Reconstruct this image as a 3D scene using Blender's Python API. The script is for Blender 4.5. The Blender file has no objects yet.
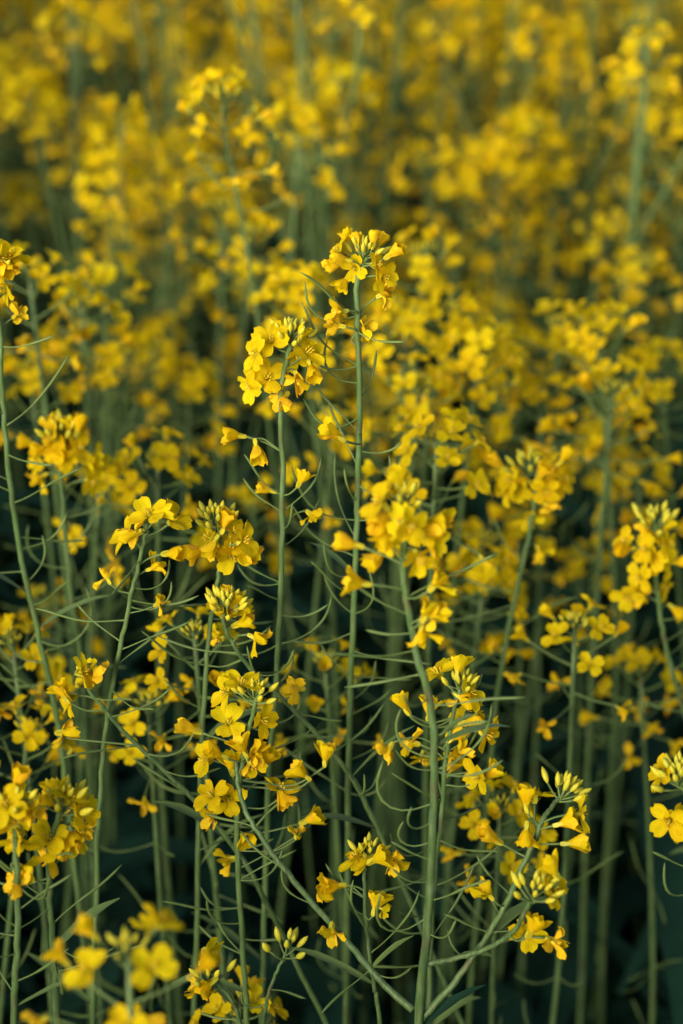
import bpy, math, random
import numpy as np
from mathutils import Vector, Matrix, Quaternion
PI = math.pi
sc = bpy.context.scene
col = sc.collection
R = random.Random(11)

# ------------------------------------------------------------------ camera
CAM_Z, PITCH, LENS, FOCUS, FSTOP = 1.50, math.radians(24), 70.0, 0.85, 6.0
TV = 18.0 / LENS
CP, SP = math.cos(PITCH), math.sin(PITCH)
CAM = Vector((0, 0, CAM_Z))

def ray(px, py):
    x = (px - 341.5) / 512 * TV; y = (512 - py) / 512 * TV
    return Vector((x, CP + y * SP, -SP + y * CP))
def at_depth(px, py, d): return CAM + ray(px, py) * d
def at_y(px, py, Y):
    r = ray(px, py); return CAM + r * (Y / r.y)
def project(p):
    v = p - CAM
    d = v.y * CP - v.z * SP; u = v.y * SP + v.z * CP
    if d <= 1e-4: return (-9999, -9999, d)
    return (341.5 + v.x / d / TV * 512, 512 - u / d / TV * 512, d)

cam_d = bpy.data.cameras.new('camera'); cam = bpy.data.objects.new('camera', cam_d); col.objects.link(cam)
cam.location = CAM; cam.rotation_euler = (PI / 2 - PITCH, 0, 0)
cam_d.sensor_fit = 'VERTICAL'; cam_d.sensor_height = 36; cam_d.lens = LENS
cam_d.clip_start = 0.02; cam_d.clip_end = 2000
cam_d.dof.use_dof = True; cam_d.dof.focus_distance = FOCUS; cam_d.dof.aperture_fstop = FSTOP
sc.camera = cam

# ------------------------------------------------------------------ light
SUN_EL, SUN_AZ = math.radians(14), math.radians(212)     # azimuth of the sun, clockwise from +Y
w = bpy.data.worlds.new('World'); sc.world = w; w.use_nodes = True
nt = w.node_tree; nt.nodes.clear()
sky = nt.nodes.new('ShaderNodeTexSky'); sky.sky_type = 'NISHITA'; sky.sun_disc = False
sky.sun_elevation = SUN_EL; sky.sun_rotation = SUN_AZ
bg = nt.nodes.new('ShaderNodeBackground'); bg.inputs[1].default_value = 0.075
wo = nt.nodes.new('ShaderNodeOutputWorld')
nt.links.new(sky.outputs[0], bg.inputs[0]); nt.links.new(bg.outputs[0], wo.inputs[0])
sl = bpy.data.lights.new('sun', 'SUN'); sl.energy = 3.3; sl.angle = math.radians(42); sl.color = (1, .89, .65)
so = bpy.data.objects.new('sun', sl); col.objects.link(so)
sd = Vector((math.sin(SUN_AZ) * math.cos(SUN_EL), math.cos(SUN_AZ) * math.cos(SUN_EL), math.sin(SUN_EL)))
so.rotation_euler = sd.to_track_quat('Z', 'Y').to_euler(); so.location = sd * 20
sc.view_settings.view_transform = 'Standard'; sc.view_settings.look = 'None'
sc.view_settings.gamma = 1; sc.view_settings.exposure = 1.38
sc.cycles.use_denoising = True
sc.cycles.max_bounces = 8; sc.cycles.diffuse_bounces = 4; sc.cycles.transmission_bounces = 6; sc.cycles.transparent_max_bounces = 4

# ------------------------------------------------------------------ materials
def mat_leafy(name, c1, c2, transl, rough=.55, scale=60, spec=.25, vein=False, rand=.35, t_tint=None, bump=0.0):
    m = bpy.data.materials.new(name); m.use_nodes = True
    n = m.node_tree.nodes; l = m.node_tree.links; n.clear()
    out = n.new('ShaderNodeOutputMaterial')
    geo = n.new('ShaderNodeNewGeometry'); oi = n.new('ShaderNodeObjectInfo')
    noi = n.new('ShaderNodeTexNoise'); noi.inputs['Scale'].default_value = scale; noi.inputs['Detail'].default_value = 4
    l.new(geo.outputs['Position'], noi.inputs['Vector'])
    mr = n.new('ShaderNodeMapRange'); mr.inputs[1].default_value = .32; mr.inputs[2].default_value = .68
    l.new(noi.outputs['Fac'], mr.inputs[0])
    mx = n.new('ShaderNodeMix'); mx.data_type = 'FLOAT'; mx.inputs[0].default_value = rand
    l.new(mr.outputs[0], mx.inputs[2]); l.new(oi.outputs['Random'], mx.inputs[3])
    cm = n.new('ShaderNodeMix'); cm.data_type = 'RGBA'
    l.new(mx.outputs[0], cm.inputs[0])
    cm.inputs[6].default_value = (*c1, 1); cm.inputs[7].default_value = (*c2, 1)
    colr = cm.outputs[2]
    if bump:
        tc = n.new('ShaderNodeTexCoord'); mpp = n.new('ShaderNodeMapping'); mpp.inputs['Scale'].default_value = (1, 1, .12)
        l.new(tc.outputs['Object'], mpp.inputs[0])
        n2 = n.new('ShaderNodeTexNoise'); n2.inputs['Scale'].default_value = 700; n2.inputs['Detail'].default_value = 3; l.new(mpp.outputs[0], n2.inputs['Vector'])
        n3 = n.new('ShaderNodeTexNoise'); n3.inputs['Scale'].default_value = 90; n3.inputs['Detail'].default_value = 5; l.new(tc.outputs['Object'], n3.inputs['Vector'])
        for src, lo, hi, cc, amt in ((n2, .42, .66, (.155, .225, .085), .5), (n3, .56, .74, (.13, .19, .115), .5), (n3, .44, .30, (.085, .07, .04), .6)):
            q = n.new('ShaderNodeMapRange'); q.inputs[1].default_value = lo; q.inputs[2].default_value = hi; q.inputs[4].default_value = amt
            l.new(src.outputs['Fac'], q.inputs[0]); cx = n.new('ShaderNodeMix'); cx.data_type = 'RGBA'
            l.new(q.outputs[0], cx.inputs[0]); l.new(colr, cx.inputs[6]); cx.inputs[7].default_value = (*cc, 1); colr = cx.outputs[2]
    bs = n.new('ShaderNodeBsdfPrincipled'); bs.inputs['Roughness'].default_value = rough
    bs.inputs['Specular IOR Level'].default_value = spec
    if vein:
        uv = n.new('ShaderNodeUVMap')
        mp = n.new('ShaderNodeMapping'); mp.inputs['Scale'].default_value = (2.2, 16, 1)
        l.new(uv.outputs[0], mp.inputs[0])
        vn = n.new('ShaderNodeTexNoise'); vn.inputs['Scale'].default_value = 1.0; vn.inputs['Detail'].default_value = 3
        l.new(mp.outputs[0], vn.inputs['Vector'])
        bp = n.new('ShaderNodeBump'); bp.inputs['Strength'].default_value = .6; bp.inputs['Distance'].default_value = .0007
        l.new(vn.outputs['Fac'], bp.inputs['Height']); l.new(bp.outputs[0], bs.inputs['Normal'])
        # greener claw at the petal's base, a property of the petal
        sx = n.new('ShaderNodeSeparateXYZ'); l.new(uv.outputs[0], sx.inputs[0])
        m2 = n.new('ShaderNodeMapRange'); m2.inputs[1].default_value = .12; m2.inputs[2].default_value = .5
        m2.inputs[3].default_value = .55; m2.inputs[4].default_value = 0
        l.new(sx.outputs[0], m2.inputs[0])
        c3 = n.new('ShaderNodeMix'); c3.data_type = 'RGBA'; l.new(m2.outputs[0], c3.inputs[0]); l.new(colr, c3.inputs[6])
        c3.inputs[7].default_value = (.55, .46, .012, 1); colr = c3.outputs[2]
        m3 = n.new('ShaderNodeMapRange'); m3.inputs[1].default_value = .3; m3.inputs[2].default_value = .7
        m3.inputs[3].default_value = .80; m3.inputs[4].default_value = 1.06
        l.new(vn.outputs['Fac'], m3.inputs[0])
        c4 = n.new('ShaderNodeMix'); c4.data_type = 'RGBA'; c4.blend_type = 'MULTIPLY'; c4.inputs[0].default_value = 1
        l.new(colr, c4.inputs[6]); l.new(m3.outputs[0], c4.inputs[7]); colr = c4.outputs[2]
    elif bump:
        bn = n.new('ShaderNodeTexNoise'); bn.inputs['Scale'].default_value = 900; bn.inputs['Detail'].default_value = 2
        l.new(geo.outputs['Position'], bn.inputs['Vector'])
        bp = n.new('ShaderNodeBump'); bp.inputs['Strength'].default_value = bump; bp.inputs['Distance'].default_value = .0004
        l.new(bn.outputs['Fac'], bp.inputs['Height']); l.new(bp.outputs[0], bs.inputs['Normal'])
    l.new(colr, bs.inputs['Base Color'])
    if transl > 0:
        tr = n.new('ShaderNodeBsdfTranslucent')
        if t_tint:
            tm = n.new('ShaderNodeMix'); tm.data_type = 'RGBA'; tm.blend_type = 'MULTIPLY'; tm.inputs[0].default_value = 1
            l.new(colr, tm.inputs[6]); tm.inputs[7].default_value = (*t_tint, 1); l.new(tm.outputs[2], tr.inputs[0])
        else: l.new(colr, tr.inputs[0])
        ms = n.new('ShaderNodeMixShader'); ms.inputs[0].default_value = transl
        l.new(bs.outputs[0], ms.inputs[1]); l.new(tr.outputs[0], ms.inputs[2]); l.new(ms.outputs[0], out.inputs[0])
    else: l.new(bs.outputs[0], out.inputs[0])
    return m

M_PETAL = mat_leafy('petal yellow', (.94, .79, .011), (.89, .59, .006), .54, .6, 45, .05, vein=True, t_tint=(1, .97, .8))
M_WILT = mat_leafy('wilting petal', (.93, .70, .014), (.85, .50, .012), .35, .6, 120, .15, vein=True, t_tint=(1, .85, .5))
M_STAM = mat_leafy('stamen', (.75, .48, .02), (.62, .32, .01), .1, .6, 300, .2)
M_BUD = mat_leafy('flower bud', (.66, .55, .025), (.38, .40, .04), .15, .5, 150, .3)
M_STEM = mat_leafy('stem green', (.080, .148, .044), (.038, .080, .028), 0, .5, 35, .35, bump=.3)
M_POD = mat_leafy('seed pod green', (.13, .195, .055), (.08, .135, .04), .08, .5, 70, .35)
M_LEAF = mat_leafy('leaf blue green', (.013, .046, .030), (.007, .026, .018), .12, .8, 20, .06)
M_DIRT = mat_leafy('dark soil', (.030, .024, .018), (.016, .013, .010), 0, .95, 9, .1)
MATS = [M_PETAL, M_WILT, M_STAM, M_BUD, M_STEM, M_POD, M_LEAF]
PETAL, WILT, STAM, BUD, STEM, POD, LEAF = range(7)

# ------------------------------------------------------------------ mesh builder
class MB:
    def __init__(s): s.v = []; s.f = []; s.m = []; s.uv = []
    def tube(s, pts, rad, n=6, mat=STEM, cap=True, ridge=0.0):
        b = len(s.v); pts = [Vector(p) for p in pts]; k = len(pts)
        t0 = (pts[1] - pts[0]).normalized()
        x = t0.orthogonal().normalized()
        for i, p in enumerate(pts):
            t = (pts[min(i + 1, k - 1)] - pts[max(i - 1, 0)])
            t = t.normalized() if t.length > 1e-9 else t0
            x = (x - t * x.dot(t)); x = x.normalized() if x.length > 1e-6 else t.orthogonal().normalized()
            y = t.cross(x)
            for j in range(n):
                a = 2 * PI * j / n; r = rad[i] * (1 + ridge * (1 if j % 2 else -1))
                s.v.append(p + x * (r * math.cos(a)) + y * (r * math.sin(a)))
        for i in range(k - 1):
            for j in range(n):
                a = b + i * n + j; c = b + i * n + (j + 1) % n
                s.f.append((a, c, c + n, a + n)); s.m.append(mat); s.uv.append(((0, 0),) * 4)
        if cap:
            s.f.append(tuple(b + (k - 1) * n + j for j in range(n))); s.m.append(mat); s.uv.append(((0, 0),) * n)
    def grid(s, P, mat):                      # P[i][j], i along (u), j across (v)
        b = len(s.v); nu = len(P); nv = len(P[0])
        for row in P: s.v.extend(row)
        for i in range(nu - 1):
            for j in range(nv - 1):
                a = b + i * nv + j
                s.f.append((a, a + 1, a + nv + 1, a + nv)); s.m.append(mat)
                u0, u1 = i / (nu - 1), (i + 1) / (nu - 1); v0, v1 = j / (nv - 1), (j + 1) / (nv - 1)
                s.uv.append(((u0, v0), (u0, v1), (u1, v1), (u1, v0)))
    def ell(s, c, d, L, r, nu=5, n=6, mat=BUD, tip=.35):
        c = Vector(c); d = Vector(d).normalized()
        pts = []; rr = []
        for i in range(nu + 1):
            t = i / nu
            pts.append(c + d * (L * (t - .5)))
            rr.append(max(r * (math.sin(PI * (t * .93 + .05)) ** .7) * (1 - tip * t * .5), r * .08))
        s.tube(pts, rr, n, mat)
    def add(s, o, M=None):
        b = len(s.v)
        s.v.extend([M @ p for p in o.v] if M is not None else o.v)
        s.f.extend(tuple(i + b for i in f) for f in o.f); s.m.extend(o.m); s.uv.extend(o.uv)
    def mesh(s, name, smooth=True):
        me = bpy.data.meshes.new(name)
        me.from_pydata([tuple(p) for p in s.v], [], s.f)
        used = sorted(set(s.m)); mp = {u: i for i, u in enumerate(used)}
        for u in used: me.materials.append(MATS[u])
        me.polygons.foreach_set('material_index', [mp[i] for i in s.m])
        if smooth: me.polygons.foreach_set('use_smooth', [True] * len(s.f))
        ul = me.uv_layers.new(name='UVMap')
        ul.data.foreach_set('uv', [c for q in s.uv for p in q for c in p])
        me.update(); return me

def link(name, me, parent=None, M=None):
    o = bpy.data.objects.new(name, me); col.objects.link(o)
    if parent is not None: o.parent = parent
    if M is not None: o.matrix_basis = M
    return o

def frame(pos, axis, spin=0.0, s=1.0):
    q = Vector(axis).normalized().to_track_quat('Z', 'Y')
    return Matrix.Translation(pos) @ (q @ Quaternion((0, 0, 1), spin)).to_matrix().to_4x4() @ Matrix.Scale(s, 4)

def sstep(a, b, x):
    t = min(max((x - a) / (b - a), 0), 1); return t * t * (3 - 2 * t)

# ------------------------------------------------------------------ flower shapes (base at the origin, axis +Z)
def petal(mb, rng, az, openang, L, W, nu, nv, mat, curl=0.25, twist=0.0, fold=0.12, wav=.0006):
    claw = .30 * L; P = []
    r, z, th = .0008, .0008, .06; prev = 0
    ca, sa = math.cos(az), math.sin(az)
    ph = rng.uniform(0, 6.28); ph2 = rng.uniform(0, 6.28); asym = rng.uniform(-.15, .15)
    for i in range(nu):
        u = i / (nu - 1); ds = (u - prev) * L; prev = u
        th = .06 + (openang - .06) * sstep(.18, .52, u) + curl * sstep(.55, 1, u)
        r += math.sin(th) * ds; z += math.cos(th) * ds
        t = max(0, (u - .22) / .78)
        wd = .0007 + (W * (t ** .62) * (max(0, 1 - t ** 3.4) ** .5) * 1.12 if t > 0 else 0)
        if u > .985: wd = W * .34
        row = []
        for j in range(nv):
            v = -1 + 2 * j / (nv - 1)
            lat = v * wd * (1 + asym * v)
            nrm = fold * wd * (v * v - .4) * 2 + wav * math.sin(ph + 5 * u + 2.4 * v) * t + wav * .6 * math.sin(ph2 + 9 * u - 4 * v) * t
            # rounded, faintly notched tip
            notch = 0
            if i == nu - 1: notch = .0006 * (1 - abs(v)) - .0005 * v * v
            tw = twist * t
            lx = lat * math.cos(tw); nn = nrm + lat * math.sin(tw)
            rr = r - math.cos(th) * nn - math.sin(th) * notch; zz = z + math.sin(th) * nn - math.cos(th) * notch
            row.append(Vector((ca * rr - sa * lx, sa * rr + ca * lx, zz)))
        P.append(row)
    mb.grid(P, mat)

RES = {0: (10, 7), 1: (7, 5), 2: (5, 3), 3: (4, 2)}
def petals(kind, seed, lod):
    rng = random.Random(seed * 7 + {'A': 1, 'B': 2, 'C': 3}[kind] * 1000); mb = MB(); nu, nv = RES[lod]
    a0 = rng.uniform(0, 6.28)
    for k in range(4):
        az = a0 + [0, 1.42, PI, PI + 1.42][k] + rng.uniform(-.16, .16)
        if kind == 'A':
            petal(mb, rng, az, rng.uniform(1.15, 1.55), rng.uniform(.0120, .0136), rng.uniform(.0044, .0051), nu, nv, PETAL, rng.uniform(-.15, .45), rng.uniform(-.25, .25), rng.uniform(-.05, .22), .0005)
        elif kind == 'B':
            petal(mb, rng, az, rng.uniform(.16, .6), rng.uniform(.0118, .0140), rng.uniform(.0034, .0042), nu, nv, PETAL if rng.random() < .85 else WILT, rng.uniform(.0, .7), rng.uniform(-.35, .35), rng.uniform(.2, .5), .00045)
        else:
            petal(mb, rng, az + rng.uniform(-.3, .3), rng.uniform(.1, 1.1) if rng.random() < .65 else rng.uniform(1.4, 2.3), rng.uniform(.0095, .013), rng.uniform(.0020, .0032), nu, nv, WILT if rng.random() < .6 else PETAL, rng.uniform(-.6, .9), rng.uniform(-.9, .9), rng.uniform(.3, .9), .001)
    return mb

def stamens(kind, seed, lod):
    rng = random.Random(seed + 99); mb = MB()
    for k in range(6):
        a = 2 * PI * k / 6 + rng.uniform(-.2, .2); h = rng.uniform(.0062, .0078); rr = rng.uniform(.0012, .0022) if kind == 'A' else .001
        b = Vector((.0005 * math.cos(a), .0005 * math.sin(a), .001)); e = Vector((rr * math.cos(a), rr * math.sin(a), h))
        if lod < 2: mb.tube([b, (b + e) / 2 + Vector((0, 0, .0003)), e], [.00018, .00016, .00014], 4, BUD)
        mb.ell(e, (math.cos(a) * .3, math.sin(a) * .3, 1), .0020, .00052, 3, 5 if lod < 2 else 4, STAM)
    mb.tube([(0, 0, 0), (0, 0, .004), (0, 0, .0085)], [.0006, .0006, .0004], 5, BUD)
    return mb

def sepals(mb, kind, lod, M=None, rng=None):
    m = MB()
    for k in range(4):
        a = PI / 4 + k * PI / 2
        th = .55 if kind == 'A' else .22
        P = []
        n = 4 if lod < 2 else 2
        for i in range(n):
            u = i / (n - 1); r = .0007 + math.sin(th) * .006 * u; z = .0002 + math.cos(th) * .006 * u; wd = .0011 * (1 - u ** 2.5) * (1 if i else .7) + .0001
            P.append([Vector((math.cos(a) * r - math.sin(a) * v * wd, math.sin(a) * r + math.cos(a) * v * wd, z)) for v in (-1, 1)])
        m.grid(P, BUD)
    mb.add(m, M)

NV = {'A': 6, 'B': 5, 'C': 6}
HI, HI_ST, MID = {}, {}, {}
for k in 'ABC':
    HI[k] = [petals(k, i, 0).mesh('flower_petals') for i in range(NV[k])]
    HI_ST[k] = [stamens(k, i, 0).mesh('stamen_cluster') for i in range(3)]
    MID[k] = []
    for i in range(NV[k]):
        mb = petals(k, i, 1); mb.add(stamens(k, i, 2)); sepals(mb, k, 2); MID[k].append(mb.mesh('flower'))
LOWF = {k: [petals(k, i, 2) for i in range(NV[k])] for k in 'ABC'}
FARF = {k: [petals(k, i, 3) for i in range(NV[k])] for k in 'ABC'}

def buds_mb(rng, n, s=1.0, lod=0):
    mb = MB()
    for i in range(n):
        f = ((i + .5) / n) ** .75
        az = i * 2.39996 + rng.uniform(-.2, .2); el = math.radians(88 - 62 * f + rng.uniform(-8, 8))
        d = Vector((math.cos(az) * math.cos(el), math.sin(az) * math.cos(el), math.sin(el)))
        b = Vector((0, 0, -.006 * f)) * s
        ln = (.0032 + .0058 * f) * s * rng.uniform(.8, 1.15)
        L = (.0036 + .0034 * f) * s * rng.uniform(.85, 1.15)
        e = b + d * ln
        if lod < 3: mb.tube([b, b + d * ln * .5 + Vector((0, 0, -.0004)), e], [.0005, .00045, .0005], 4 if lod else 5, POD)
        dd = (d + Vector((0, 0, .35))).normalized()
        mb.ell(e + dd * L * .45, dd, L, (.0009 + .0007 * f) * s, 4 if lod < 2 else 2, 6 if lod == 0 else 4, BUD)
    return mb

def pod_points(rng, base, az, scale=1.0, rise=None):
    h = Vector((math.cos(az), math.sin(az), 0))
    el = math.radians(rng.uniform(-25, 45)); el1 = math.radians(rng.choice((math.degrees(el) + rng.uniform(-5, 20), math.degrees(el) + rng.uniform(0, 35), rng.uniform(40, 85), rng.uniform(20, 60), rng.uniform(70, 110)))) if rise is None else rise
    Lp = rng.uniform(.009, .016) * scale; L = rng.uniform(.009, .024) * scale
    rng_w = rng.uniform(.03, .16)
    side = Vector((-h.y, h.x, 0)) * rng.uniform(-.25, .25)
    pts = [Vector(base)]; rad = [.00055]
    N = 9
    for i in range(1, N + 1):
        t = i / N; a = el + (el1 - el) * sstep(.1, 1, t) + rng_w * math.sin(6 * t + az * 3)
        pts.append(pts[-1] + (h * math.cos(a) + side * t + Vector((0, 0, math.sin(a)))).normalized() * (Lp + L) / N)
        s = t * (Lp + L)
        if s < Lp: r = .00032
        else:
            q = (s - Lp) / L; r = .00032 + .00028 * min(1, q * 6) if q < .8 else .00060 - .00045 * (q - .8) / .2
        rad.append(r)
    return pts, rad

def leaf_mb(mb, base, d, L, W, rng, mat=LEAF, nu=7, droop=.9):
    d = Vector(d).normalized(); sidev = d.cross(Vector((0, 0, 1)))
    sidev = sidev.normalized() if sidev.length > .05 else Vector((1, 0, 0))
    P = []; p = Vector(base); el = math.asin(max(-1, min(1, d.z))); h = Vector((d.x, d.y, 0)); h = h.normalized() if h.length > 1e-4 else Vector((1, 0, 0))
    ph = rng.uniform(0, 6)
    for i in range(nu):
        u = i / (nu - 1); a = el - droop * u * u
        dirv = h * math.cos(a) + Vector((0, 0, math.sin(a)))
        if i: p = p + dirv * L / (nu - 1)
        up = sidev.cross(dirv)
        wd = W * (math.sin(PI * min(1, u * .9 + .08)) ** .8) * (1 + .12 * math.sin(ph + 14 * u))
        P.append([p - sidev * wd + up * wd * .35, p + up * .02 * W, p + sidev * wd + up * wd * .35])
    mb.grid(P, mat)

def smooth_path(pts, rad, n=6):
    """Catmull-Rom through the points."""
    out, rr = [], []
    for i in range(len(pts) - 1):
        p0 = pts[max(i - 1, 0)]; p1 = pts[i]; p2 = pts[i + 1]; p3 = pts[min(i + 2, len(pts) - 1)]
        for k in range(n):
            t = k / n
            out.append(.5 * ((2 * p1) + (p2 - p0) * t + (2 * p0 - 5 * p1 + 4 * p2 - p3) * t * t + (3 * p1 - p0 - 3 * p2 + p3) * t ** 3))
            rr.append(rad[i] * (1 - t) + rad[i + 1] * t)
    out.append(pts[-1]); rr.append(rad[-1]); return out, rr

def nearest_on(path, p, up_bias=.004):
    """Where a flower's stalk leaves the axis: a little below the flower."""
    best, bi = 1e9, 0
    for i, q in enumerate(path):
        dz = p.z - q.z
        c = (p - q).length + (0.0 if dz > up_bias else (up_bias - dz) * 1.2)
        if c < best: best, bi = c, i
    return path[bi]

# ------------------------------------------------------------------ one raceme: where its flowers sit
def raceme(rng, n_open, n_wilt, spread=1.0, start=.005):
    """[(kind, axis offset below the tip, base point relative to the tip, axis)] for a vertical axis."""
    out = []; n = n_open + n_wilt; a0 = rng.uniform(0, 6.28)
    for i in range(n):
        f = i / max(1, n - 1); s = start + (.028 + .0009 * n) * f ** 1.1
        az = a0 + i * 2.39996 + rng.uniform(-.35, .35)
        wl = i >= n_open
        el = math.radians(52 - 52 * f + rng.uniform(-12, 12)) if not wl else math.radians(rng.uniform(-10, 30))
        ln = (.010 + .008 * min(1, f * 2)) * rng.uniform(.85, 1.2) * spread
        d = Vector((math.cos(az) * math.cos(el), math.sin(az) * math.cos(el), math.sin(el)))
        base = Vector((0, 0, -s)) + d * ln
        if wl: kind = 'C' if rng.random() < .6 else 'B'; ax = d + Vector((rng.uniform(-.4, .4), rng.uniform(-.4, .4), rng.uniform(-.9, .25)))
        else: kind = 'A' if rng.random() < .72 else 'B'; ax = d + Vector((rng.uniform(-.35, .35), rng.uniform(-.35, .35), rng.uniform(-.1, .55)))
        out.append((kind, s, base, ax.normalized()))
    return out

def thing(name, label, loc, group, cat='rapeseed plant'):
    o = bpy.data.objects.new(name, None); col.objects.link(o); o.location = loc; o.empty_display_size = .05
    o['label'] = label; o['category'] = cat; o['group'] = group
    return o

# ------------------------------------------------------------------ hero plants (in and near the plane of focus)
DEG = math.radians
def img_axis(ang, tow):
    a = DEG(ang); k = math.sqrt(max(0, 1 - tow * tow))
    x, u = math.cos(a) * k, math.sin(a) * k
    right = Vector((1, 0, 0)); up = Vector((0, SP, CP)); back = Vector((0, -CP, SP))
    return (right * x + up * u + back * tow).normalized()

def hero(label, racemes, seed, group='rapeseed plants in sharp focus'):
    rng = random.Random(seed)
    built = []; base = None; root = None
    items = []
    mainY = None
    for ri, rc in enumerate(racemes):
        px = rc['path']; d = rc['d']; r0, r1 = rc.get('r', (.0009, .0019))
        top = at_depth(px[0][0], px[0][1], d); Y = top.y
        pts = [top]
        if 'join' in rc:                           # a branch: its depth runs to that of the stem it leaves
            tot = len(px) - 1
            for i, q in enumerate(px[1:], 1):
                f = i / tot; pts.append(at_y(q[0], q[1], Y + (mainY - Y) * f ** rc.get('pow', 1)))
        else:
            mainY = Y if 'Yshift' not in rc else Y
            pts += [at_y(q[0], q[1], Y) for q in px[1:]]
            dv = (pts[-1] - pts[-2]); dv = dv / max(1e-6, -dv.z) if dv.z < 0 else Vector((0, 0, -1))
            z0 = pts[-1].z; p = pts[-1].copy(); K = 6
            lx = max(-.45, min(.45, dv.x)); ly = rng.uniform(-.02, .06)
            for i in range(1, K + 1):
                st = z0 / K; p = p + Vector((lx * st * (1 - i / K) ** 1.2, ly * st, -st)); pts.append(p.copy())
            base = pts[-1].copy()
        n = len(pts); rad = [.9 * (r0 + (r1 - r0) * min(1, (i / (n - 1)) * (1.0 if 'join' in rc else 1.5))) for i in range(n)]
        path, rr = smooth_path(pts, rad, 7)
        for i in range(1, len(path) - 1):
            wob = .00035; path[i] = path[i] + Vector((rng.uniform(-wob, wob), rng.uniform(-wob, wob), 0))
        items.append((rc, path, rr, top))
    root = thing('rapeseed_plant', label, base, group)
    T = Matrix.Translation(-base)
    stem = MB()
    for rc, path, rr, top in items:
        lp = [p - base for p in path]
        stem.tube(lp, rr, 10, STEM, ridge=.05)
        for i in range(9, len(lp) - 4, 11):          # leaf scars: low swellings round the stem
            stem.tube([lp[i], (lp[i] + lp[i + 1]) / 2, lp[i + 1]], [rr[i] * .9, rr[i] * 1.18, rr[i] * .9], 8, STEM, cap=False)
    sm = stem.mesh('stem'); link('stem', sm, root)
    for rc, path, rr, top in items:
        axis = (path[0] - path[min(4, len(path) - 1)]).normalized()
        nb = rc.get('buds', (16, 1.0))
        if nb[0]:
            bp = rc.get('bud_at'); bpos = top if bp is None else at_depth(bp[0], bp[1], rc['d'])
            link('bud_cluster', buds_mb(rng, nb[0], nb[1]).mesh('bud_cluster'), root, frame(bpos - base, (axis + Vector((0, 0, .6))).normalized(), rng.uniform(0, 6)))
        fl = []
        for f in rc.get('flowers', ()):
            kx, ky, kind, ang, tow = f[:5]; dd = f[5] if len(f) > 5 else 0.0; scl = f[6] if len(f) > 6 else 1.0
            ax = img_axis(ang, tow)
            # depth of the flower: that of the axis at its height, nearer if it faces the camera
            near = min(path, key=lambda q: abs(project(q)[1] - ky - 6))
            dpt = project(near)[2] - .010 * tow + dd + rng.uniform(-.006, .006)
            c = at_depth(kx, ky, dpt); fl.append((kind, c - ax * (.0085 if kind == 'A' else .007) * scl, ax, scl, None))
        if rc.get('auto'):
            no, nw = rc['auto']; sp = rc.get('spread', 1.0)
            q = axis.to_track_quat('Z', 'Y')
            for kind, s, b, ax in raceme(rng, no, nw, sp):
                ap = path[min(range(len(path)), key=lambda i: abs((path[i] - top).length - s))]
                off = q @ (b + Vector((0, 0, s)))
                fl.append((kind, ap + off, q @ ax, rng.uniform(.9, 1.08) * rc.get('fscale', 1), ap))
        for kind, pos, ax, scl, ap in fl:
            v = rng.randrange(NV[kind]); M = frame(pos - base, ax, rng.uniform(0, 6.28), scl * .85)
            fo = link('flower', HI[kind][v], root, M)
            a = (ap if ap is not None else nearest_on(path, pos)) - base; Mi = M.inverted()
            b = pos - base; la = Mi @ a; tang = -max(.004, (a - b).length * .35)
            c1 = la * .35 + Vector((0, 0, tang)) * .55; c2 = la * .75 + Vector((0, 0, tang)) * .25
            mb = MB(); pp, pr = smooth_path([la, c2, c1, Vector((0, 0, .0003))], [.0007, .00052, .0005, .0007], 4)
            mb.tube(pp, pr, 6, POD); sepals(mb, kind, 0)
            link('flower_stalk', mb.mesh('flower_stalk'), fo)
            link('stamen_cluster', HI_ST[kind][v % 3], fo)
        np_, y0, y1 = rc.get('pods', (0, 0, 0)); np_ = round(np_ * 1.0)
        for i in range(np_):
            ky = y0 + (y1 - y0) * (i + rng.uniform(.1, .9)) / np_
            j = min(range(len(path)), key=lambda i: abs(project(path[i])[1] - ky))
            az = rng.choice((0, PI)) + rng.gauss(0, .55)
            pts, rad = pod_points(rng, path[j] - base, az, rc.get('pod_s', 1.0) * rng.uniform(.8, 1.2))
            o = MB(); o.tube(pts, rad, 6, POD); link('seed_pod', o.mesh('seed_pod'), root)
        extra = [(0, rng.uniform(.45, .95), rng.choice((rng.uniform(20, 60), rng.uniform(120, 160))), rng.uniform(.018, .045), rng.uniform(.0022, .0042)) for _ in range(rc.get('nleaf', 2 if 'join' not in rc else 1))]
        for _, f, ang, Lm, Wm in extra:
            o = MB(); leaf_mb(o, path[int(f * (len(path) - 1) * (.6 if 'join' not in rc else 1))] - base, img_axis(ang, rng.uniform(-.4, .5)), Lm, Wm * .8, rng, POD, droop=rng.uniform(.1, .8)); link('leaf', o.mesh('leaf'), root)
        for (kx, ky, ang, Lm, Wm) in rc.get('leaves', ()):
            j = min(range(len(path)), key=lambda i: abs(project(path[i])[1] - ky)); o = MB()
            leaf_mb(o, path[j] - base, img_axis(ang, .2), Lm, Wm, rng, droop=.4); link('leaf', o.mesh('leaf'), root)
    return root

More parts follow.
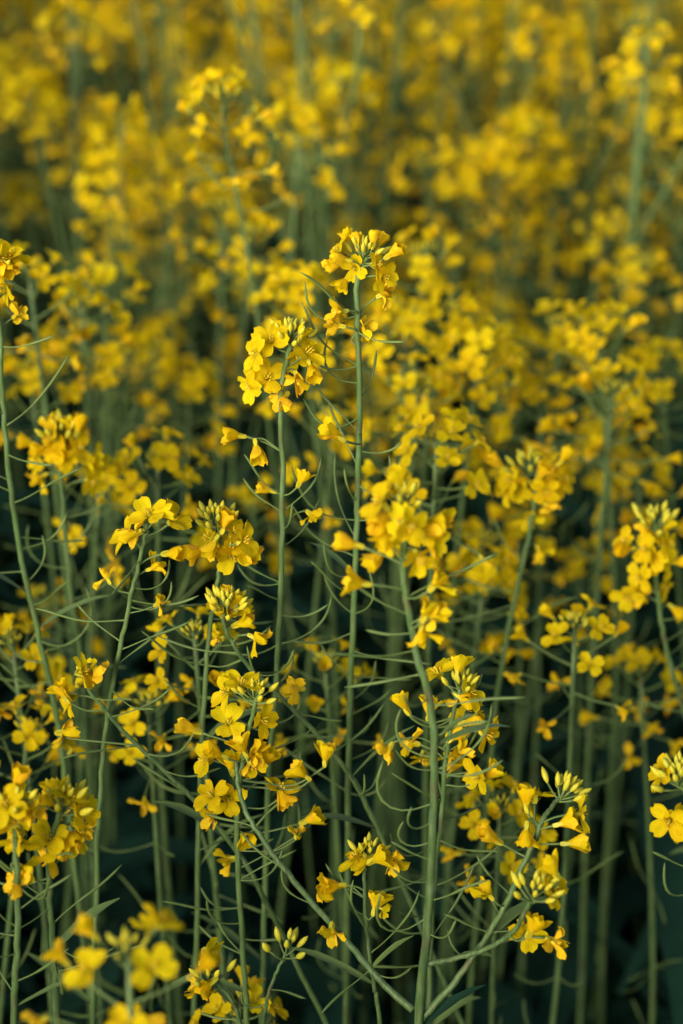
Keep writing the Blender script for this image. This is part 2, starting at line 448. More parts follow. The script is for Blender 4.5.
# each raceme: d = depth of its tip, path in picture pixels from the tip down, flowers = (x, y, kind, facing angle, towards the camera)
hero('tallest sharp rapeseed plant, round flower head on a straight bare stem bristling with pods', [dict(
    d=.850, path=[(367, 256), (357, 290), (360, 400), (357, 520), (352, 650), (349, 760), (346, 1030)], r=(.0013, .0019), buds=(14, .9), bud_at=(367, 250),
    flowers=[(353, 271, 'A', 250, .85, 0, .72), (331, 246, 'A', 150, .35, 0, .75), (346, 236, 'B', 110, .2, 0, .8), (385, 264, 'A', 0, .5, 0, .85), (395, 252, 'B', 30, .4, 0, .85), (391, 279, 'A', -20, .6, 0, .85),
             (391, 292, 'C', 20, .2), (333, 266, 'B', 190, .3, 0, .8), (342, 284, 'B', 230, .4, 0, .8), (381, 241, 'B', 60, .1, 0, .8), (340, 258, 'B', 170, .3, 0, .8), (356, 240, 'B', 100, .2, 0, .7), (374, 238, 'B', 80, .1, 0, .7),
             (333, 313, 'C', 190, .2), (330, 324, 'C', 170, .1), (369, 329, 'C', 20, .2), (331, 433, 'B', 150, .4, -.03, 1.1)],
    pods=(32, 300, 800), pod_s=1.05)], 1)
hero('sharp rapeseed plant beside the tallest one, two front-facing four-petalled flowers stacked on its stem', [dict(
    d=.848, path=[(291, 343), (281, 395), (283, 480), (280, 600), (275, 700), (268, 800), (262, 1030)], r=(.0012, .0018), buds=(16, .95), bud_at=(292, 333),
    flowers=[(269, 336, 'A', 110, .93), (269, 374, 'A', 60, .95), (243, 388, 'A', 200, .5), (246, 352, 'A', 170, .45), (314, 346, 'A', 40, .6), (303, 362, 'A', -50, .5),
             (313, 372, 'B', -70, .4), (277, 402, 'C', 220, .2), (300, 385, 'C', -70, .3), (302, 333, 'B', 70, .2, 0, .7),
             (231, 435, 'B', 175, .3), (257, 453, 'B', -80, .4), (265, 489, 'B', 165, .2, 0, .8), (303, 477, 'B', 60, .2, 0, .8), (315, 518, 'C', -40, .2, 0, .8)],
    pods=(24, 480, 880))], 2)
hero('sharp slim rapeseed plant with few flowers and thin pods, between two blurred heads', [dict(
    d=.850, path=[(147, 524), (140, 560), (130, 600), (120, 650), (108, 710), (100, 800), (96, 900)], r=(.0009, .0016), buds=(5, .7),
    flowers=[(146, 508, 'A', 110, .8), (178, 512, 'A', 50, .55), (117, 531, 'A', 150, .45), (129, 536, 'C', 200, .2), (175, 553, 'B', 5, .4), (158, 566, 'C', 20, .2, 0, .85),
             (105, 573, 'C', 115, .1, 0, .8), (163, 601, 'C', 30, .1, 0, .7), (165, 512, 'B', 20, .2)],
    pods=(9, 560, 690), pod_s=1.0)], 3)
hero('sharp rapeseed plant with long crowded flower head over upright stem, lower middle, bud tip above', [dict(
    d=.848, path=[(257, 698), (248, 735), (240, 780), (237, 820), (239, 880), (245, 980), (247, 1030)], r=(.0010, .0018), buds=(20, .95), bud_at=(255, 692),
    flowers=[(243, 674, 'A', 80, .4), (217, 690, 'A', 160, .5), (227, 718, 'A', 100, .85), (187, 728, 'B', 160, .2), (270, 722, 'A', -10, .6), (196, 760, 'A', 175, .5),
             (258, 748, 'C', 40, .3), (267, 757, 'B', 65, .2), (206, 790, 'A', 130, .6, -.012), (229, 803, 'A', -70, .93, -.012), (207, 820, 'C', 220, .3), (246, 838, 'B', -20, .9),
             (222, 862, 'C', 195, .1), (284, 780, 'A', 80, .25), (283, 797, 'B', -60, .3), (299, 771, 'B', 140, .3), (313, 818, 'B', 25, .2), (296, 829, 'C', 90, 0, 0, .7),
             (326, 752, 'B', 85, .2), (240, 745, 'B', 120, .3), (254, 770, 'C', -60, .3), (214, 752, 'B', 150, .3), (230, 762, 'B', 100, .3)],
    pods=(12, 830, 960))], 4)
hero('thick-stemmed rapeseed plant, lower middle, its bare main stem forking into side branches', [
    dict(d=.745, path=[(404, 498), (404, 535), (405, 590), (416, 650), (431, 705), (434, 770), (429, 900), (418, 1030)], r=(.0012, .0024), buds=(12, 1.0),
         flowers=[(369, 497, 'A', 150, .4), (381, 518, 'B', 200, .4), (386, 541, 'B', 230, .5), (402, 545, 'A', -90, .6),
             (441, 520, 'B', 0, .4), (433, 543, 'B', -30, .4), (398, 478, 'B', 110, .2), (388, 482, 'A', 140, .3), (424, 567, 'A', -60, .5), (394, 522, 'A', 180, .6, -.01), (417, 528, 'A', -20, .7, -.012), (374, 533, 'C', 200, .2),
             (347, 543, 'B', 165, .2), (354, 583, 'B', 175, .2), (440, 578, 'C', 50, .1), (430, 607, 'C', 60, .1), (440, 612, 'C', 20, .1), (421, 640, 'C', 265, .1), (432, 530, 'B', 10, .2), (375, 560, 'B', 220, .3)],
         pods=(20, 590, 960), pod_s=1.05, leaves=[(418, 1018, 45, .035, .003)]),
    dict(join=1, d=.835, path=[(560, 797), (551, 808), (543, 820), (530, 850), (500, 915), (460, 975), (421, 1020)], r=(.0010, .0017), buds=(22, 1.0), bud_at=(566, 790),
         flowers=[(536, 784, 'A', 85, -.15), (525, 797, 'B', 100, .1), (569, 822, 'B', 15, .15), (577, 843, 'B', 5, .2), (591, 814, 'A', 0, .0), (526, 838, 'B', -95, .2), (490, 836, 'B', 145, .3), (484, 887, 'C', 125, .1), (520, 926, 'C', 170, .1, 0, .6)],
         pods=(4, 880, 960), pod_s=.7),
    dict(join=1, d=.790, path=[(541, 884), (528, 905), (515, 930), (490, 947), (460, 957), (428, 964)], r=(.0009, .0014), buds=(14, 1.05), bud_at=(536, 892),
         flowers=[(530, 941, 'A', -70, .85), (561, 944, 'C', -20, .2), (562, 886, 'A', 20, .5), (551, 866, 'B', 120, .2), (535, 925, 'B', 60, .3)], pods=(0, 0, 0)),
    dict(join=1, d=.850, path=[(236, 762), (242, 802), (262, 838), (300, 888), (350, 945), (385, 985), (413, 1010)], r=(.0010, .0018), buds=(0, 0),
         flowers=[(331, 938, 'C', -95, .4)], pods=(4, 820, 980), pod_s=.8)], 5)
hero('rapeseed plant just behind the thick bare stem, ragged half-withered flowers and looping pods', [dict(
    d=.862, path=[(462, 684), (455, 705), (446, 760), (441, 820), (433, 900), (428, 1030)], r=(.0010, .0017), buds=(12, .9),
    flowers=[(433, 664, 'A', 120, .4), (459, 664, 'B', 80, .1), (478, 689, 'A', 30, .55), (466, 702, 'C', -40, .3), (405, 742, 'C', 170, .1), (385, 756, 'C', 240, .1), (402, 702, 'B', 120, .2),
             (473, 722, 'B', 10, .3), (496, 738, 'A', -20, .45), (459, 733, 'B', 40, .2), (470, 780, 'A', 200, .55), (493, 772, 'B', 40, .2), (430, 706, 'B', 80, .3), (424, 768, 'A', -90, .3, .03), (452, 765, 'B', 60, .3, .02),
             (450, 722, 'A', 160, .4, .01), (466, 750, 'C', 20, .3)],
    pods=(16, 690, 960), pod_s=1.1)], 6)
hero('rapeseed plant cut by the edge, green buds above one open flower over dark gap', [dict(
    d=.80, path=[(681, 772), (687, 800), (692, 880), (693, 960), (692, 1030)], r=(.0010, .0016), buds=(18, 1.05), bud_at=(678, 776),
    flowers=[(667, 825, 'A', 210, .9), (653, 769, 'A', 150, .3), (684, 824, 'A', 0, .6), (690, 760, 'B', 60, .2)], pods=(3, 840, 960))], 7)
hero('rapeseed plant with dense yellow head touching the long-headed plant, one square flower at its base', [dict(
    d=.872, path=[(218, 528), (222, 552), (216, 590), (208, 645), (203, 720), (200, 800)], r=(.0010, .0016), buds=(16, 1.0), bud_at=(214, 520),
    flowers=[(235, 560, 'A', -60, .9), (249, 553, 'B', -20, .4), (201, 533, 'A', 150, .35), (240, 526, 'A', 50, .5), (252, 538, 'A', 20, .5), (196, 552, 'B', 200, .3), (231, 540, 'A', 80, .6), (211, 548, 'B', 240, .3), (226, 520, 'B', 70, .3), (244, 545, 'A', 20, .7)],
    pods=(7, 590, 720))], 8)
hero('rapeseed plant topped by a crown of closed green-yellow buds on a slanting stem', [dict(
    d=.872, path=[(224, 612), (226, 630), (246, 663), (290, 706), (340, 762), (378, 830)], r=(.0009, .0016), buds=(24, 1.0), bud_at=(227, 604),
    flowers=[(243, 611, 'B', 30, .3, 0, .8), (236, 600, 'B', 60, .3, 0, .7), (214, 606, 'B', 140, .3, 0, .7), (226, 593, 'B', 95, .3, 0, .7), (232, 612, 'B', 60, .7, 0, .75), (219, 612, 'B', 120, .6, 0, .7), (245, 622, 'B', 20, .3), (262, 640, 'C', -20, .2), (215, 640, 'C', 200, .2, 0, .6), (290, 688, 'C', 175, .2)], pods=(8, 650, 800))], 9)
hero('near rapeseed plant by the lower edge, ring-shaped head round dark centre, long pod below', [dict(
    d=.80, path=[(62, 806), (50, 850), (50, 900), (54, 960), (58, 1030)], r=(.0012, .0019), buds=(12, 1.2), bud_at=(62, 800),
    flowers=[(47, 835, 'A', 100, .9), (54, 789, 'B', 100, .2), (48, 800, 'B', 160, .2), (74, 788, 'A', 60, .2), (86, 798, 'A', 30, .3), (92, 812, 'A', 0, .4), (84, 832, 'C', -30, .3), (80, 848, 'C', -60, .2), (60, 856, 'C', -60, .2), (44, 860, 'C', 200, .2), (70, 838, 'B', -30, .4)],
    pods=(9, 850, 980), pod_s=1.15)], 10)
hero('near rapeseed plant at the corner with soft dense head, beside the ring-shaped head', [dict(
    d=.775, path=[(14, 800), (16, 850), (18, 910), (16, 970), (14, 1030)], r=(.0012, .0019), buds=(8, 1.0),
    flowers=[(4, 802, 'A', 100, .92), (19, 778, 'B', 70, .2), (27, 797, 'A', 20, .4), (6, 840, 'A', 200, .5), (20, 826, 'A', -60, .6), (16, 852, 'A', -90, .5), (28, 872, 'C', -30, .2), (10, 884, 'C', 190, .2), (34, 815, 'C', -60, .3), (1, 826, 'B', 180, .4)],
    pods=(7, 880, 1000))], 11)
hero('small rapeseed plant before the thick bare stem, compact bud head and drooping orange flower', [dict(
    d=.848, path=[(368, 856), (364, 878), (367, 930), (374, 985), (381, 1030)], r=(.0008, .0013), buds=(12, .85), bud_at=(370, 852),
    flowers=[(350, 850, 'A', 130, .2), (360, 862, 'B', 200, .3), (380, 857, 'B', 30, .3), (396, 868, 'C', -80, .3), (377, 901, 'B', 75, .1), (387, 911, 'C', -20, .2, 0, .6), (331, 886, 'B', 180, .3), (322, 890, 'C', 200, .2)],
    pods=(5, 880, 985), pod_s=.9)], 12)
hero('low rapeseed plant at the bottom edge, small buds and one bent yellow flower', [dict(
    d=.842, path=[(212, 972), (218, 985), (232, 1002), (244, 1040)], r=(.0008, .0013), buds=(10, 1.0), bud_at=(208, 975),
    flowers=[(219, 957, 'A', -20, .4), (191, 986, 'C', 170, .2), (205, 988, 'B', 220, .2)], pods=(2, 985, 1030), pod_s=.6)], 13)
hero('low rapeseed shoot at the bottom edge carrying only green buds', [dict(
    d=.855, path=[(288, 948), (280, 965), (270, 990), (262, 1035)], r=(.0007, .0012), buds=(8, 1.2), flowers=[], pods=(2, 965, 1020), pod_s=.6)], 14)
hero('rapeseed plant with three loose drooping flowers on a long slanting stem', [dict(
    d=.868, path=[(84, 676), (92, 694), (130, 738), (190, 796), (236, 850), (270, 910)], r=(.0009, .0016), buds=(4, .8),
    flowers=[(92, 668, 'A', 20, .3), (78, 670, 'A', 150, .3), (101, 676, 'C', -50, .3), (60, 702, 'A', 200, .4), (70, 732, 'C', 5, .1), (62, 690, 'B', 120, .2)], pods=(6, 690, 800))], 15)
hero('tall rapeseed plant cut by the edge, forked pods high on a leaning grey-green stem', [dict(
    d=.872, path=[(-6, 262), (0, 330), (2, 390), (10, 480), (22, 560), (40, 640), (58, 720), (70, 820)], r=(.0012, .0018), buds=(12, 1.0),
    flowers=[(16, 246, 'A', 60, .4), (4, 250, 'A', 110, .5), (22, 312, 'C', 30, .2, 0, .8), (5, 268, 'B', -40, .4), (-4, 290, 'A', 200, .5), (8, 262, 'A', -20, .5)], pods=(18, 340, 700), pod_s=1.2)], 16)

G2 = 'rapeseed plants just out of focus'
hero('domed yellow rapeseed head above three parallel stems, softly blurred', [dict(d=.99, path=[(60, 432), (62, 490), (72, 600), (85, 700), (95, 900)], r=(.0013, .0018), buds=(18, 1.2), bud_at=(60, 430),
    flowers=[(44, 432, 'A', 150, .3), (50, 447, 'A', 170, .8), (64, 442, 'A', 90, .85), (76, 432, 'B', 60, .3), (85, 446, 'A', 20, .6), (80, 424, 'B', 70, .2), (39, 450, 'B', 190, .4), (62, 461, 'A', -80, .8), (74, 457, 'A', -30, .7),
             (97, 484, 'A', -20, .6), (106, 457, 'A', 10, .4, .03), (112, 470, 'B', 0, .3, .03), (29, 462, 'A', 180, .5, .03), (26, 442, 'B', 160, .3, .03), (36, 480, 'C', 210, .3), (92, 462, 'B', 0, .4), (68, 424, 'B', 90, .2), (52, 424, 'B', 110, .2)],
    pods=(10, 500, 760), pod_s=1.1)], 31, G2)
hero('rapeseed plant with twin-lobed golden head on a leaning stem, softly blurred', [dict(d=1.02, path=[(538, 470), (532, 520), (522, 570), (510, 622), (497, 700), (488, 790)], r=(.0013, .0018), buds=(14, 1.1), bud_at=(531, 464),
    flowers=[(497, 462, 'B', 140, .3), (504, 480, 'A', 180, .6), (516, 494, 'A', -110, .7), (500, 493, 'A', 200, .5), (521, 478, 'B', 160, .4), (548, 447, 'A', 80, .3), (560, 464, 'A', 40, .6), (572, 478, 'A', 0, .6), (550, 480, 'A', -60, .8),
             (547, 496, 'A', -90, .8), (559, 491, 'A', -20, .7), (542, 472, 'B', 60, .5), (553, 510, 'C', -40, .3), (528, 526, 'A', -90, .5), (541, 556, 'C', -70, .3), (566, 455, 'B', 50, .3)],
    pods=(9, 560, 740), pod_s=1.2)], 32, G2)
hero('softly blurred full rapeseed head near the edge on a stem curving outward', [dict(d=1.0, path=[(655, 522), (655, 560), (661, 620), (672, 670), (690, 730), (705, 800)], r=(.0013, .0018), buds=(16, 1.2), bud_at=(655, 520),
    flowers=[(640, 548, 'A', 170, .6), (624, 550, 'B', 190, .4), (619, 538, 'A', 150, .4), (662, 530, 'A', 60, .5), (676, 544, 'A', 10, .6), (666, 565, 'A', -40, .7), (681, 562, 'B', 0, .4), (634, 580, 'A', 200, .6), (628, 602, 'A', -100, .8), (642, 598, 'C', -60, .3),
             (671, 590, 'A', -20, .5), (678, 612, 'B', -40, .4), (645, 530, 'B', 110, .2), (650, 560, 'A', 220, .8), (668, 524, 'B', 60, .2)],
    pods=(6, 620, 720), pod_s=1.1)], 33, G2)
hero('lone half-sharp rapeseed head rising out of the blur above the sharp plants', [dict(d=1.16, path=[(222, 92), (228, 150), (240, 210), (252, 280), (262, 360)], r=(.0010, .0014), buds=(14, 1.2),
    auto=(18, 5), spread=1.45, fscale=.8, pods=(8, 170, 300))], 34, G2)

# ------------------------------------------------------------------ plants out of focus: generic plants, copied
def make_plan(seed, branches=None):
    """The layout of one plant 1 m tall: stems (points, radii), raceme tips (point, axis, flowers), pods, leaves."""
    rng = random.Random(seed)
    lean = Vector((rng.uniform(-.07, .07), rng.uniform(-.07, .07), 0))
    top = Vector((0, 0, 1)) + lean
    mid = [Vector((lean.x * t * t + .012 * math.sin(seed + 5 * t), lean.y * t * t + .012 * math.cos(seed * 2 + 4 * t), t)) for t in (0, .2, .4, .6, .8)]
    main = mid + [top]
    stems = [(smooth_path(main, [.0027, .0026, .0023, .0020, .0016, .0011], 4))]
    tips = [(top, (top - mid[-1]).normalized(), rng.randint(12, 17) if branches is None else rng.randint(15, 17) if seed < 102 else rng.randint(8, 11), rng.randint(3, 6))]
    nb = rng.choice((0, 1, 1, 2, 2, 3)) if branches is None else branches
    for b in range(nb):
        az = rng.uniform(0, 6.28); h0 = rng.uniform(.56, .82); up = rng.uniform(.12, .24); out = rng.uniform(.035, .095)
        p0 = mid[0].lerp(top, h0); hv = Vector((math.cos(az), math.sin(az), 0))
        p0 = Vector((lean.x * h0 * h0 + .012 * math.sin(seed + 5 * h0), lean.y * h0 * h0 + .012 * math.cos(seed * 2 + 4 * h0), h0))
        p1 = p0 + hv * out * .55 + Vector((0, 0, up * .35)); p2 = p0 + hv * out * .9 + Vector((0, 0, up * .7)); p3 = p0 + hv * out + Vector((0, 0, up))
        p3.z = min(p3.z, .985)
        stems.append(smooth_path([p0, p1, p2, p3], [.0015, .0014, .0012, .0009], 4))
        tips.append((p3, (p3 - p2).normalized(), rng.randint(6, 13), rng.randint(1, 5)))
    racs = []
    for tip, ax, no, nw in tips:
        racs.append((tip, ax, raceme(rng, no, nw, rng.uniform(1.1, 1.5)), rng.randint(8, 16), rng.uniform(.8, 1.15)))
    pods = []
    for (pts, rad), (tip, ax, rr, _, _) in zip(stems, racs):
        for k in range(rng.randint(9, 16)):
            s = .055 + rng.uniform(0, .22)
            q = min(pts, key=lambda p: abs((tip - p).length - s))
            if abs((tip - q).length - s) < .05: pods.append(pod_points(rng, q, rng.uniform(0, 6.28), rng.uniform(.9, 1.3)))
    leaves = []
    for k in range(rng.randint(5, 8)):
        h = rng.uniform(.08, .62); az = rng.uniform(0, 6.28)
        q = Vector((lean.x * h * h, lean.y * h * h, h))
        leaves.append((q, Vector((math.cos(az), math.sin(az), rng.uniform(.3, 1.1))), rng.uniform(.09, .19) * (1.2 - h), rng.uniform(.012, .028) * (1.25 - h)))
    return dict(stems=stems, racs=racs, pods=pods, leaves=leaves, top=top, seed=seed)

def plan_stem(p, lod):
    rng = random.Random(p['seed'] + 5); mb = MB(); n = {1: 8, 2: 6, 3: 4}[lod]
    for pts, rad in p['stems']:
        if lod == 3: pts, rad = pts[::4] + [pts[-1]], rad[::4] + [rad[-1]]
        mb.tube(pts, rad, n, STEM)
    for pts, rad in p['pods']:
        if lod == 3:
            if rng.random() < .5: mb.tube(pts[::4] , [max(r, .0006) for r in rad[::4]], 3, POD)
        else: mb.tube(pts[::(1 if lod == 1 else 2)], rad[::(1 if lod == 1 else 2)], 5 if lod == 1 else 4, POD)
    for q, d, L, W in p['leaves']: leaf_mb(mb, q, d, L, W, rng, nu=7 if lod < 3 else 4)
    return mb

def rac_head(p, i, lod):
    """Flowers, stalks and buds of raceme i as one mesh about its tip (axis along Z)."""
    tip, ax, rr, nb, bs = p['racs'][i]; rng = random.Random(p['seed'] * 31 + i); mb = MB()
    F = LOWF if lod == 2 else FARF
    for kind, s, b, a in rr:
        mb.add(F[kind][rng.randrange(NV[kind])], frame(b, a, rng.uniform(0, 6.28), rng.uniform(.92, 1.12)))
        if lod == 2: mb.tube([Vector((0, 0, -s)), b], [.0006, .0005], 4, POD, cap=False)
    if lod == 2: mb.add(buds_mb(rng, nb, bs, 2))
    else: mb.add(buds_mb(rng, 5, bs * 1.3, 3))
    return mb

PLANS = [make_plan(100 + i, 0 if i < 5 else None) for i in range(16)]
# detailed generic plants: every flower a part
P1 = []
for p in PLANS[:8]:
    st = plan_stem(p, 1); rng = random.Random(p['seed'] + 77); parts = []
    for tip, ax, rr, nb, bs in p['racs']:
        q = ax.to_track_quat('Z', 'Y'); Q = Matrix.Translation(tip) @ q.to_matrix().to_4x4()
        for kind, s, b, a in rr:
            M = Q @ frame(b, a, rng.uniform(0, 6.28), rng.uniform(.92, 1.1))
            parts.append(('flower', MID[kind][rng.randrange(NV[kind])], M))
            st.tube([Q @ Vector((0, 0, -s)), Q @ (b * .5 + Vector((0, 0, -s * .5 - .001))), Q @ b], [.0007, .0005, .0006], 5, POD, cap=False)
        parts.append(('bud_cluster', buds_mb(rng, nb, bs, 1).mesh('bud_cluster'), Q))
    P1.append([('stem', st.mesh('stem'), Matrix())] + parts)
# softer generic plants: every flower head a part
P2 = []
for p in PLANS:
    parts = [('stem', plan_stem(p, 2).mesh('stem'), Matrix())]
    for i, (tip, ax, rr, nb, bs) in enumerate(p['racs']):
        parts.append(('flower_head', rac_head(p, i, 2).mesh('flower_head'), Matrix.Translation(tip) @ ax.to_track_quat('Z', 'Y').to_matrix().to_4x4()))
    P2.append(parts)

ONES = 'zero one two three four five six seven eight nine ten eleven twelve thirteen fourteen fifteen sixteen seventeen eighteen nineteen'.split()
TENS = '_ _ twenty thirty forty fifty sixty seventy eighty ninety'.split()
def word(n):
    n = max(0, min(99, n)); return ONES[n] if n < 20 else TENS[n // 10] + ('-' + ONES[n % 10] if n % 10 else '')
USED = set()
def place_label(pos, stub):
    x, y, d = project(pos)
    a, b = round(x / 6.83), round(y / 10.24)
    for da, db in ((0, 0), (0, 1), (1, 0), (0, -1), (-1, 0), (1, 1), (-1, -1), (1, -1), (-1, 1), (0, 2), (2, 0), (0, -2), (-2, 0)):
        k = (max(0, a + da), max(0, b + db))
        if k not in USED: break
    if 0 <= x < 683 and y >= 0: USED.add(k)
    return '%s, top %s percent across and %s percent down the photo' % (stub, word(k[0]), word(k[1]))

def edge_label(X, Y):
    if Y < 0:
        a = max(0, min(99, round(X / 6.83)))
        t = ', head beyond the top edge, %s percent across' 
    else:
        a = round(Y / 10.24); t = ', head beyond the ' + ('first' if X < 0 else 'opposite') + ' side edge, %s percent down'
        t = t.replace('first side', 'left').replace('opposite side', 'right')
    while ('e', Y < 0, X < 0, a) in USED: a += 1
    USED.add(('e', Y < 0, X < 0, a)); return t % word(a)
def put(kind, idx, head, label, group, rz=None, rng=R, fat=1.0):
    """A generic plant whose top stands at the point head; scaled so that its foot is on the ground."""
    plan = PLANS[idx]; rz = rng.uniform(0, 6.28) if rz is None else rz
    s = head.z; c = math.cos(rz); sn = math.sin(rz); t = plan['top']
    fx = Vector((head.x - s * (c * t.x - sn * t.y), head.y - s * (sn * t.x + c * t.y), 0))
    root = thing('rapeseed_plant', label, fx, group)
    root.rotation_euler.z = rz; root.scale = (s, s, s)
    for name, me, M in (P1 if kind == 1 else P2)[idx]:
        M2 = M
        if name != 'stem': M2 = M @ Matrix.Scale(fat / s, 4)     # flowers keep their own size
        link(name, me, root, M2)
    return root

# softly blurred plants whose heads the photo shows one by one: (x, y, depth, label or None, flower size)
SOFT = [
    (128, 948, .665, 'strongly blurred yellow rapeseed head close to the camera at the bottom edge', 1.0, 2),
    (158, 462, 1.05, 'blurred rapeseed plant right behind the slim plant with few flowers', 1.0),
    (437, 432, 1.0, 'small flat blurred rapeseed head above the thick-stemmed plant', .95),
    (575, 622, 1.0, 'compact blurred rapeseed head of separate flowers below the twin-lobed golden head', .95),
    (148, 700, 1.0, 'blurred rapeseed head behind the long slanting stem with drooping flowers', .95),
    (28, 728, .98, 'blurred rapeseed head just above the soft dense head at the corner', 1.0),
    (500, 806, .98, 'blurred golden rapeseed head behind the leaning side branch with trumpet flowers', .95),
    (194, 632, .95, 'small loose rapeseed head under the crown of green-yellow buds', .9),
    (240, 1000, .93, 'blurred rapeseed head cut by the bottom edge beside the bent yellow flower', .95),
    (325, 660, 1.02, 'blurred small rapeseed head between the two tall sharp stems', .9),
    (640, 668, 1.10, 'dim blurred rapeseed head above the green buds at the edge', .95),
    (486, 566, 1.08, 'blurred pair of rapeseed flower clumps beside the leaning stem', .9),
    (12, 640, 1.0, 'dim blurred rapeseed head behind the leaning grey-green stem', .9),
    (300, 118, 1.32, None, 1.05), (28, 268, 1.1, None, 1), (105, 272, 1.2, None, 1), (128, 345, 1.22, None, 1), (82, 300, 1.15, None, 1.0),
    (225, 205, 1.35, None, 1), (252, 232, 1.25, None, 1), (298, 285, 1.12, None, 1), (425, 250, 1.2, None, 1.05), (470, 160, 1.5, None, 1.05),
    (450, 310, 1.15, None, 1.05), (480, 345, 1.12, None, 1), (560, 322, 1.2, None, 1), (598, 330, 1.14, None, 1), (612, 388, 1.12, None, 1),
    (640, 262, 1.35, None, 1), (660, 360, 1.2, None, 1), (405, 330, 1.12, None, 1.05), (420, 385, 1.1, None, 1), (190, 380, 1.25, None, 1), (335, 420, 1.12, None, .95),
    (540, 400, 1.2, None, .95), (640, 470, 1.2, None, .95), (30, 370, 1.15, None, 1), (520, 520, 1.2, None, .9), (100, 480, 1.1, None, .95), (580, 560, 1.25, None, .9)]
rs = random.Random(5)
for i, (x, y, d, lab, fat, *pi) in enumerate(SOFT):
    d = d if d < 1.0 else 1.0 + (d - 1.0) * 1.4
    pos = at_depth(x, y, d)
    stub = 'softly blurred rapeseed plant'
    lab2 = lab or place_label(pos, stub)
    px = (round(x / 6.83), round(y / 10.24)); USED.add(px)
    put(1, pi[0] if pi else rs.randrange(1, 5) if y > 390 or rs.random() < .4 else rs.randrange(5, 8), pos, lab2, 'softly blurred rapeseed plants' if lab is None else 'rapeseed plants just out of focus', rng=rs, fat=fat * (.78 if d < 1.05 else .85))
n_ind = 20 + len(SOFT)

# the field behind: random plants on the ground, the nearest as things, the rest as one mass
GAPS = [(50, 165, 55, 40), (495, 275, 40, 45), (668, 20, 40, 45), (140, 425, 45, 35), (345, 470, 45, 50), (640, 420, 30, 25), (575, 260, 22, 25)]
def in_gap(x, y): return any(((x - a) / c) ** 2 + ((y - b) / e) ** 2 < 1 for a, b, c, e in GAPS)
rf = random.Random(21)
cells = []; step = .19
taken = [at_depth(x, y, d) for x, y, d in ((60, 432, .955), (538, 470, .975), (655, 522, .965), (222, 92, 1.16))] + [at_depth(x, y, d if d < 1 else 1 + (d - 1) * 1.4) for x, y, d, *_ in SOFT]
yy = 1.0
while yy < 13:
    st = step * (1.1 if yy < 1.4 else .72 if yy < 1.65 else .40 if yy < 3.2 else .46 if yy < 5 else 1 if yy < 6 else 1.4)
    hw = .19 * yy + .9 + .25 * yy
    xx = -hw
    while xx < hw:
        cells.append((xx + rf.uniform(-.42, .42) * st, yy + rf.uniform(-.42, .42) * st)); xx += st
    yy += st
for k in range(1000):                                              # round and behind the camera
    x, y = rf.uniform(-3, 2.2), rf.uniform(-3.4, 1.0)
    if (abs(x) < .45 and y > -.35) or abs(x) < .3 * max(y, 0) + .22: continue
    cells.append((x, y + 100))
ind, mass = [], []
for x, y in cells:
    h = rf.gauss(1.13, .11) if y > 1.3 else rf.gauss(1.09, .06)
    h = min(max(h, .86), 1.29)
    if y > 50: mass.append((x, y - 100, h + .07)); continue  # unseen plants round the camera, raised to keep low sun off lower stems
    hp = Vector((x, y, h)); X, Yp, d = project(hp)
    if 0 < d < 1.05 and -160 < X < 843 and Yp > 400: continue
    if d < 1.9 and Yp > 440 and 430 < X < 950: continue
    if d < 1.7 and 470 < X < 950 and Yp > 330 and rf.random() < .6: continue
    inside = -50 < X < 733 and -260 < Yp < 1024 and d > 0
    if inside:
        if Yp > 470 and X > 430: continue
        if Yp > 540: continue
        if in_gap(X, Yp) and d < 2.6: continue
        if d < 1.6 and any((hp - t).length < .09 for t in taken): continue
        ind.append((d, x, y, h))
    else: mass.append((x, y, h))
ind.sort()
STUBS = {0: 'blurred rapeseed plant', 1: 'blurred golden rapeseed plant', 2: 'faint rapeseed plant', 3: 'far rapeseed plant'}
for k, (d, x, y, h) in enumerate(ind):
    hp = Vector((x, y, h)); X, Yp, _ = project(hp)
    if n_ind < 300 and Yp > -120:
        stub = STUBS[0 if d < 1.6 else 1 if d < 2.2 else 2 if d < 3 else 3]
        if Yp >= 0 and 0 <= X < 683: lab = place_label(hp, stub)
        else: lab = place_label(Vector(hp), stub).split(', top')[0] + edge_label(X, Yp)
        put(2, rf.randrange(3, 16), hp, lab, 'blurred rapeseed plants of the field behind', rng=rf, fat=rf.uniform(.78, .95)); n_ind += 1
    else: mass.append((x, y, h))

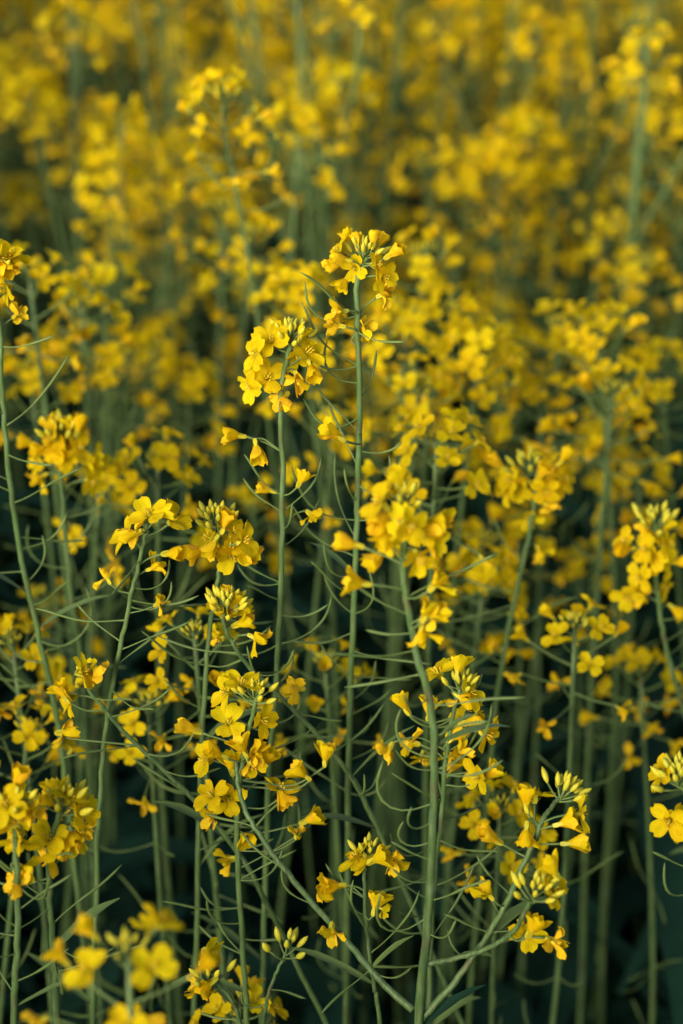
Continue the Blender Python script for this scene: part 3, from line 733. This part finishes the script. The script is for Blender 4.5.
# ---- the mass: one mesh
def arrays(mb):
    V = np.array([tuple(p) for p in mb.v], dtype=np.float32); return V, mb.f, mb.m
LOW3 = []
for p in PLANS[:8]:
    mb = plan_stem(p, 3); k = len(mb.v)
    for i, (tip, ax, rr, nb, bs) in enumerate(p['racs']):
        mb.add(rac_head(p, i, 3), Matrix.Translation(tip) @ ax.to_track_quat('Z', 'Y').to_matrix().to_4x4())
    V, F, Mi = arrays(mb)
    tot = np.array([len(f) for f in F], dtype=np.int32); loops = np.array([i for f in F for i in f], dtype=np.int32)
    LOW3.append((V, loops, tot, np.array(Mi, dtype=np.int32)))
def bake(name, inst, protos):
    Vs, Ls, Ts, Ms = [], [], [], []; off = 0
    for (x, y, h, rz, pi) in inst:
        V, L, T, Mi = protos[pi]; c, s = math.cos(rz), math.sin(rz)
        A = np.array([[c, s, 0], [-s, c, 0], [0, 0, 1]], dtype=np.float32)
        Vs.append(V @ A * h + np.array([x, y, 0], dtype=np.float32)); Ls.append(L + off); Ts.append(T); Ms.append(Mi); off += len(V)
    V = np.concatenate(Vs); L = np.concatenate(Ls); T = np.concatenate(Ts); Mi = np.concatenate(Ms)
    me = bpy.data.meshes.new(name); me.vertices.add(len(V)); me.vertices.foreach_set('co', V.ravel())
    me.loops.add(len(L)); me.loops.foreach_set('vertex_index', L); me.polygons.add(len(T))
    me.polygons.foreach_set('loop_start', np.concatenate([[0], np.cumsum(T)[:-1]]).astype(np.int32)); 
    for m in MATS: me.materials.append(m)
    me.polygons.foreach_set('material_index', Mi); me.polygons.foreach_set('use_smooth', np.ones(len(T), dtype=bool))
    me.update(calc_edges=True); me.validate(); return me
inst = [(x, y, h, rf.uniform(0, 6.28), rf.randrange(8)) for x, y, h in mass]
fo = link('rapeseed_field', bake('rapeseed_field', inst, LOW3))
fo['label'] = 'mass of blurred yellow rapeseed stretching away behind all the single plants'; fo['category'] = 'rapeseed field'; fo['kind'] = 'stuff'

# ------------------------------------------------------------------ ground and undergrowth
me = bpy.data.meshes.new('ground')
N = 60; gv = []; gf = []
xs = [math.copysign(abs(t) ** 3, t) * 600 for t in np.linspace(-1, 1, N)]
rg = random.Random(3)
for a in xs:
    for b in xs: gv.append((a, b, rg.uniform(-.03, .0) if abs(a) < 40 and abs(b) < 40 else 0))
for i in range(N - 1):
    for j in range(N - 1): gf.append((i * N + j, (i + 1) * N + j, (i + 1) * N + j + 1, i * N + j + 1))
me.from_pydata(gv, [], gf); me.materials.append(M_DIRT); me.update()
g = link('ground', me); g['kind'] = 'structure'; g['label'] = 'dark soil of the rapeseed field'; g['category'] = 'ground'

ru = random.Random(8); U = []
for k in range(4):
    mb = MB()
    for i in range(16):
        az = ru.uniform(0, 6.28); b = Vector((ru.uniform(-.05, .05), ru.uniform(-.05, .05), ru.uniform(.02, .40)))
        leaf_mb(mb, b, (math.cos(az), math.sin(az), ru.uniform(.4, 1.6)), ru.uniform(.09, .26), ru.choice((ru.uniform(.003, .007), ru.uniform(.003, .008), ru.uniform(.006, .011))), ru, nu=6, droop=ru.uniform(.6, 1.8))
    V, F, Mi = arrays(mb)
    U.append((V, np.array([i for f in F for i in f], dtype=np.int32), np.array([len(f) for f in F], dtype=np.int32), np.array(Mi, dtype=np.int32)))
ui = []
for k in range(7500):
    y = ru.uniform(-2, 6.5); hw = .45 * max(y, 0) + 1.3; x = ru.uniform(-hw, hw)
    if y < 1.05 and abs(x) < .3 * max(y, 0) + .6 and y > -.5: continue
    tall = 2.2 if (y < -.9 or abs(x) > .3 * max(y, 0) + 1.05) else 1.5 if y > 1.3 or abs(x) > .3 * max(y, 0) + .8 else 1.1  # clumps made taller: out of view to block side light, behind to darken gaps
    ui.append((x, y, ru.uniform(.7, 1.3) * tall, ru.uniform(0, 6.28), ru.randrange(4)))
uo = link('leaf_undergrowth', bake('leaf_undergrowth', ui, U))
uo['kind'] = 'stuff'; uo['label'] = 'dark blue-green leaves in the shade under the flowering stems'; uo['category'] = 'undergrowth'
import sys
print('individuals', n_ind, 'mass', len(mass), 'in view', len(ind), 'objects', len(bpy.data.objects), file=sys.stderr)
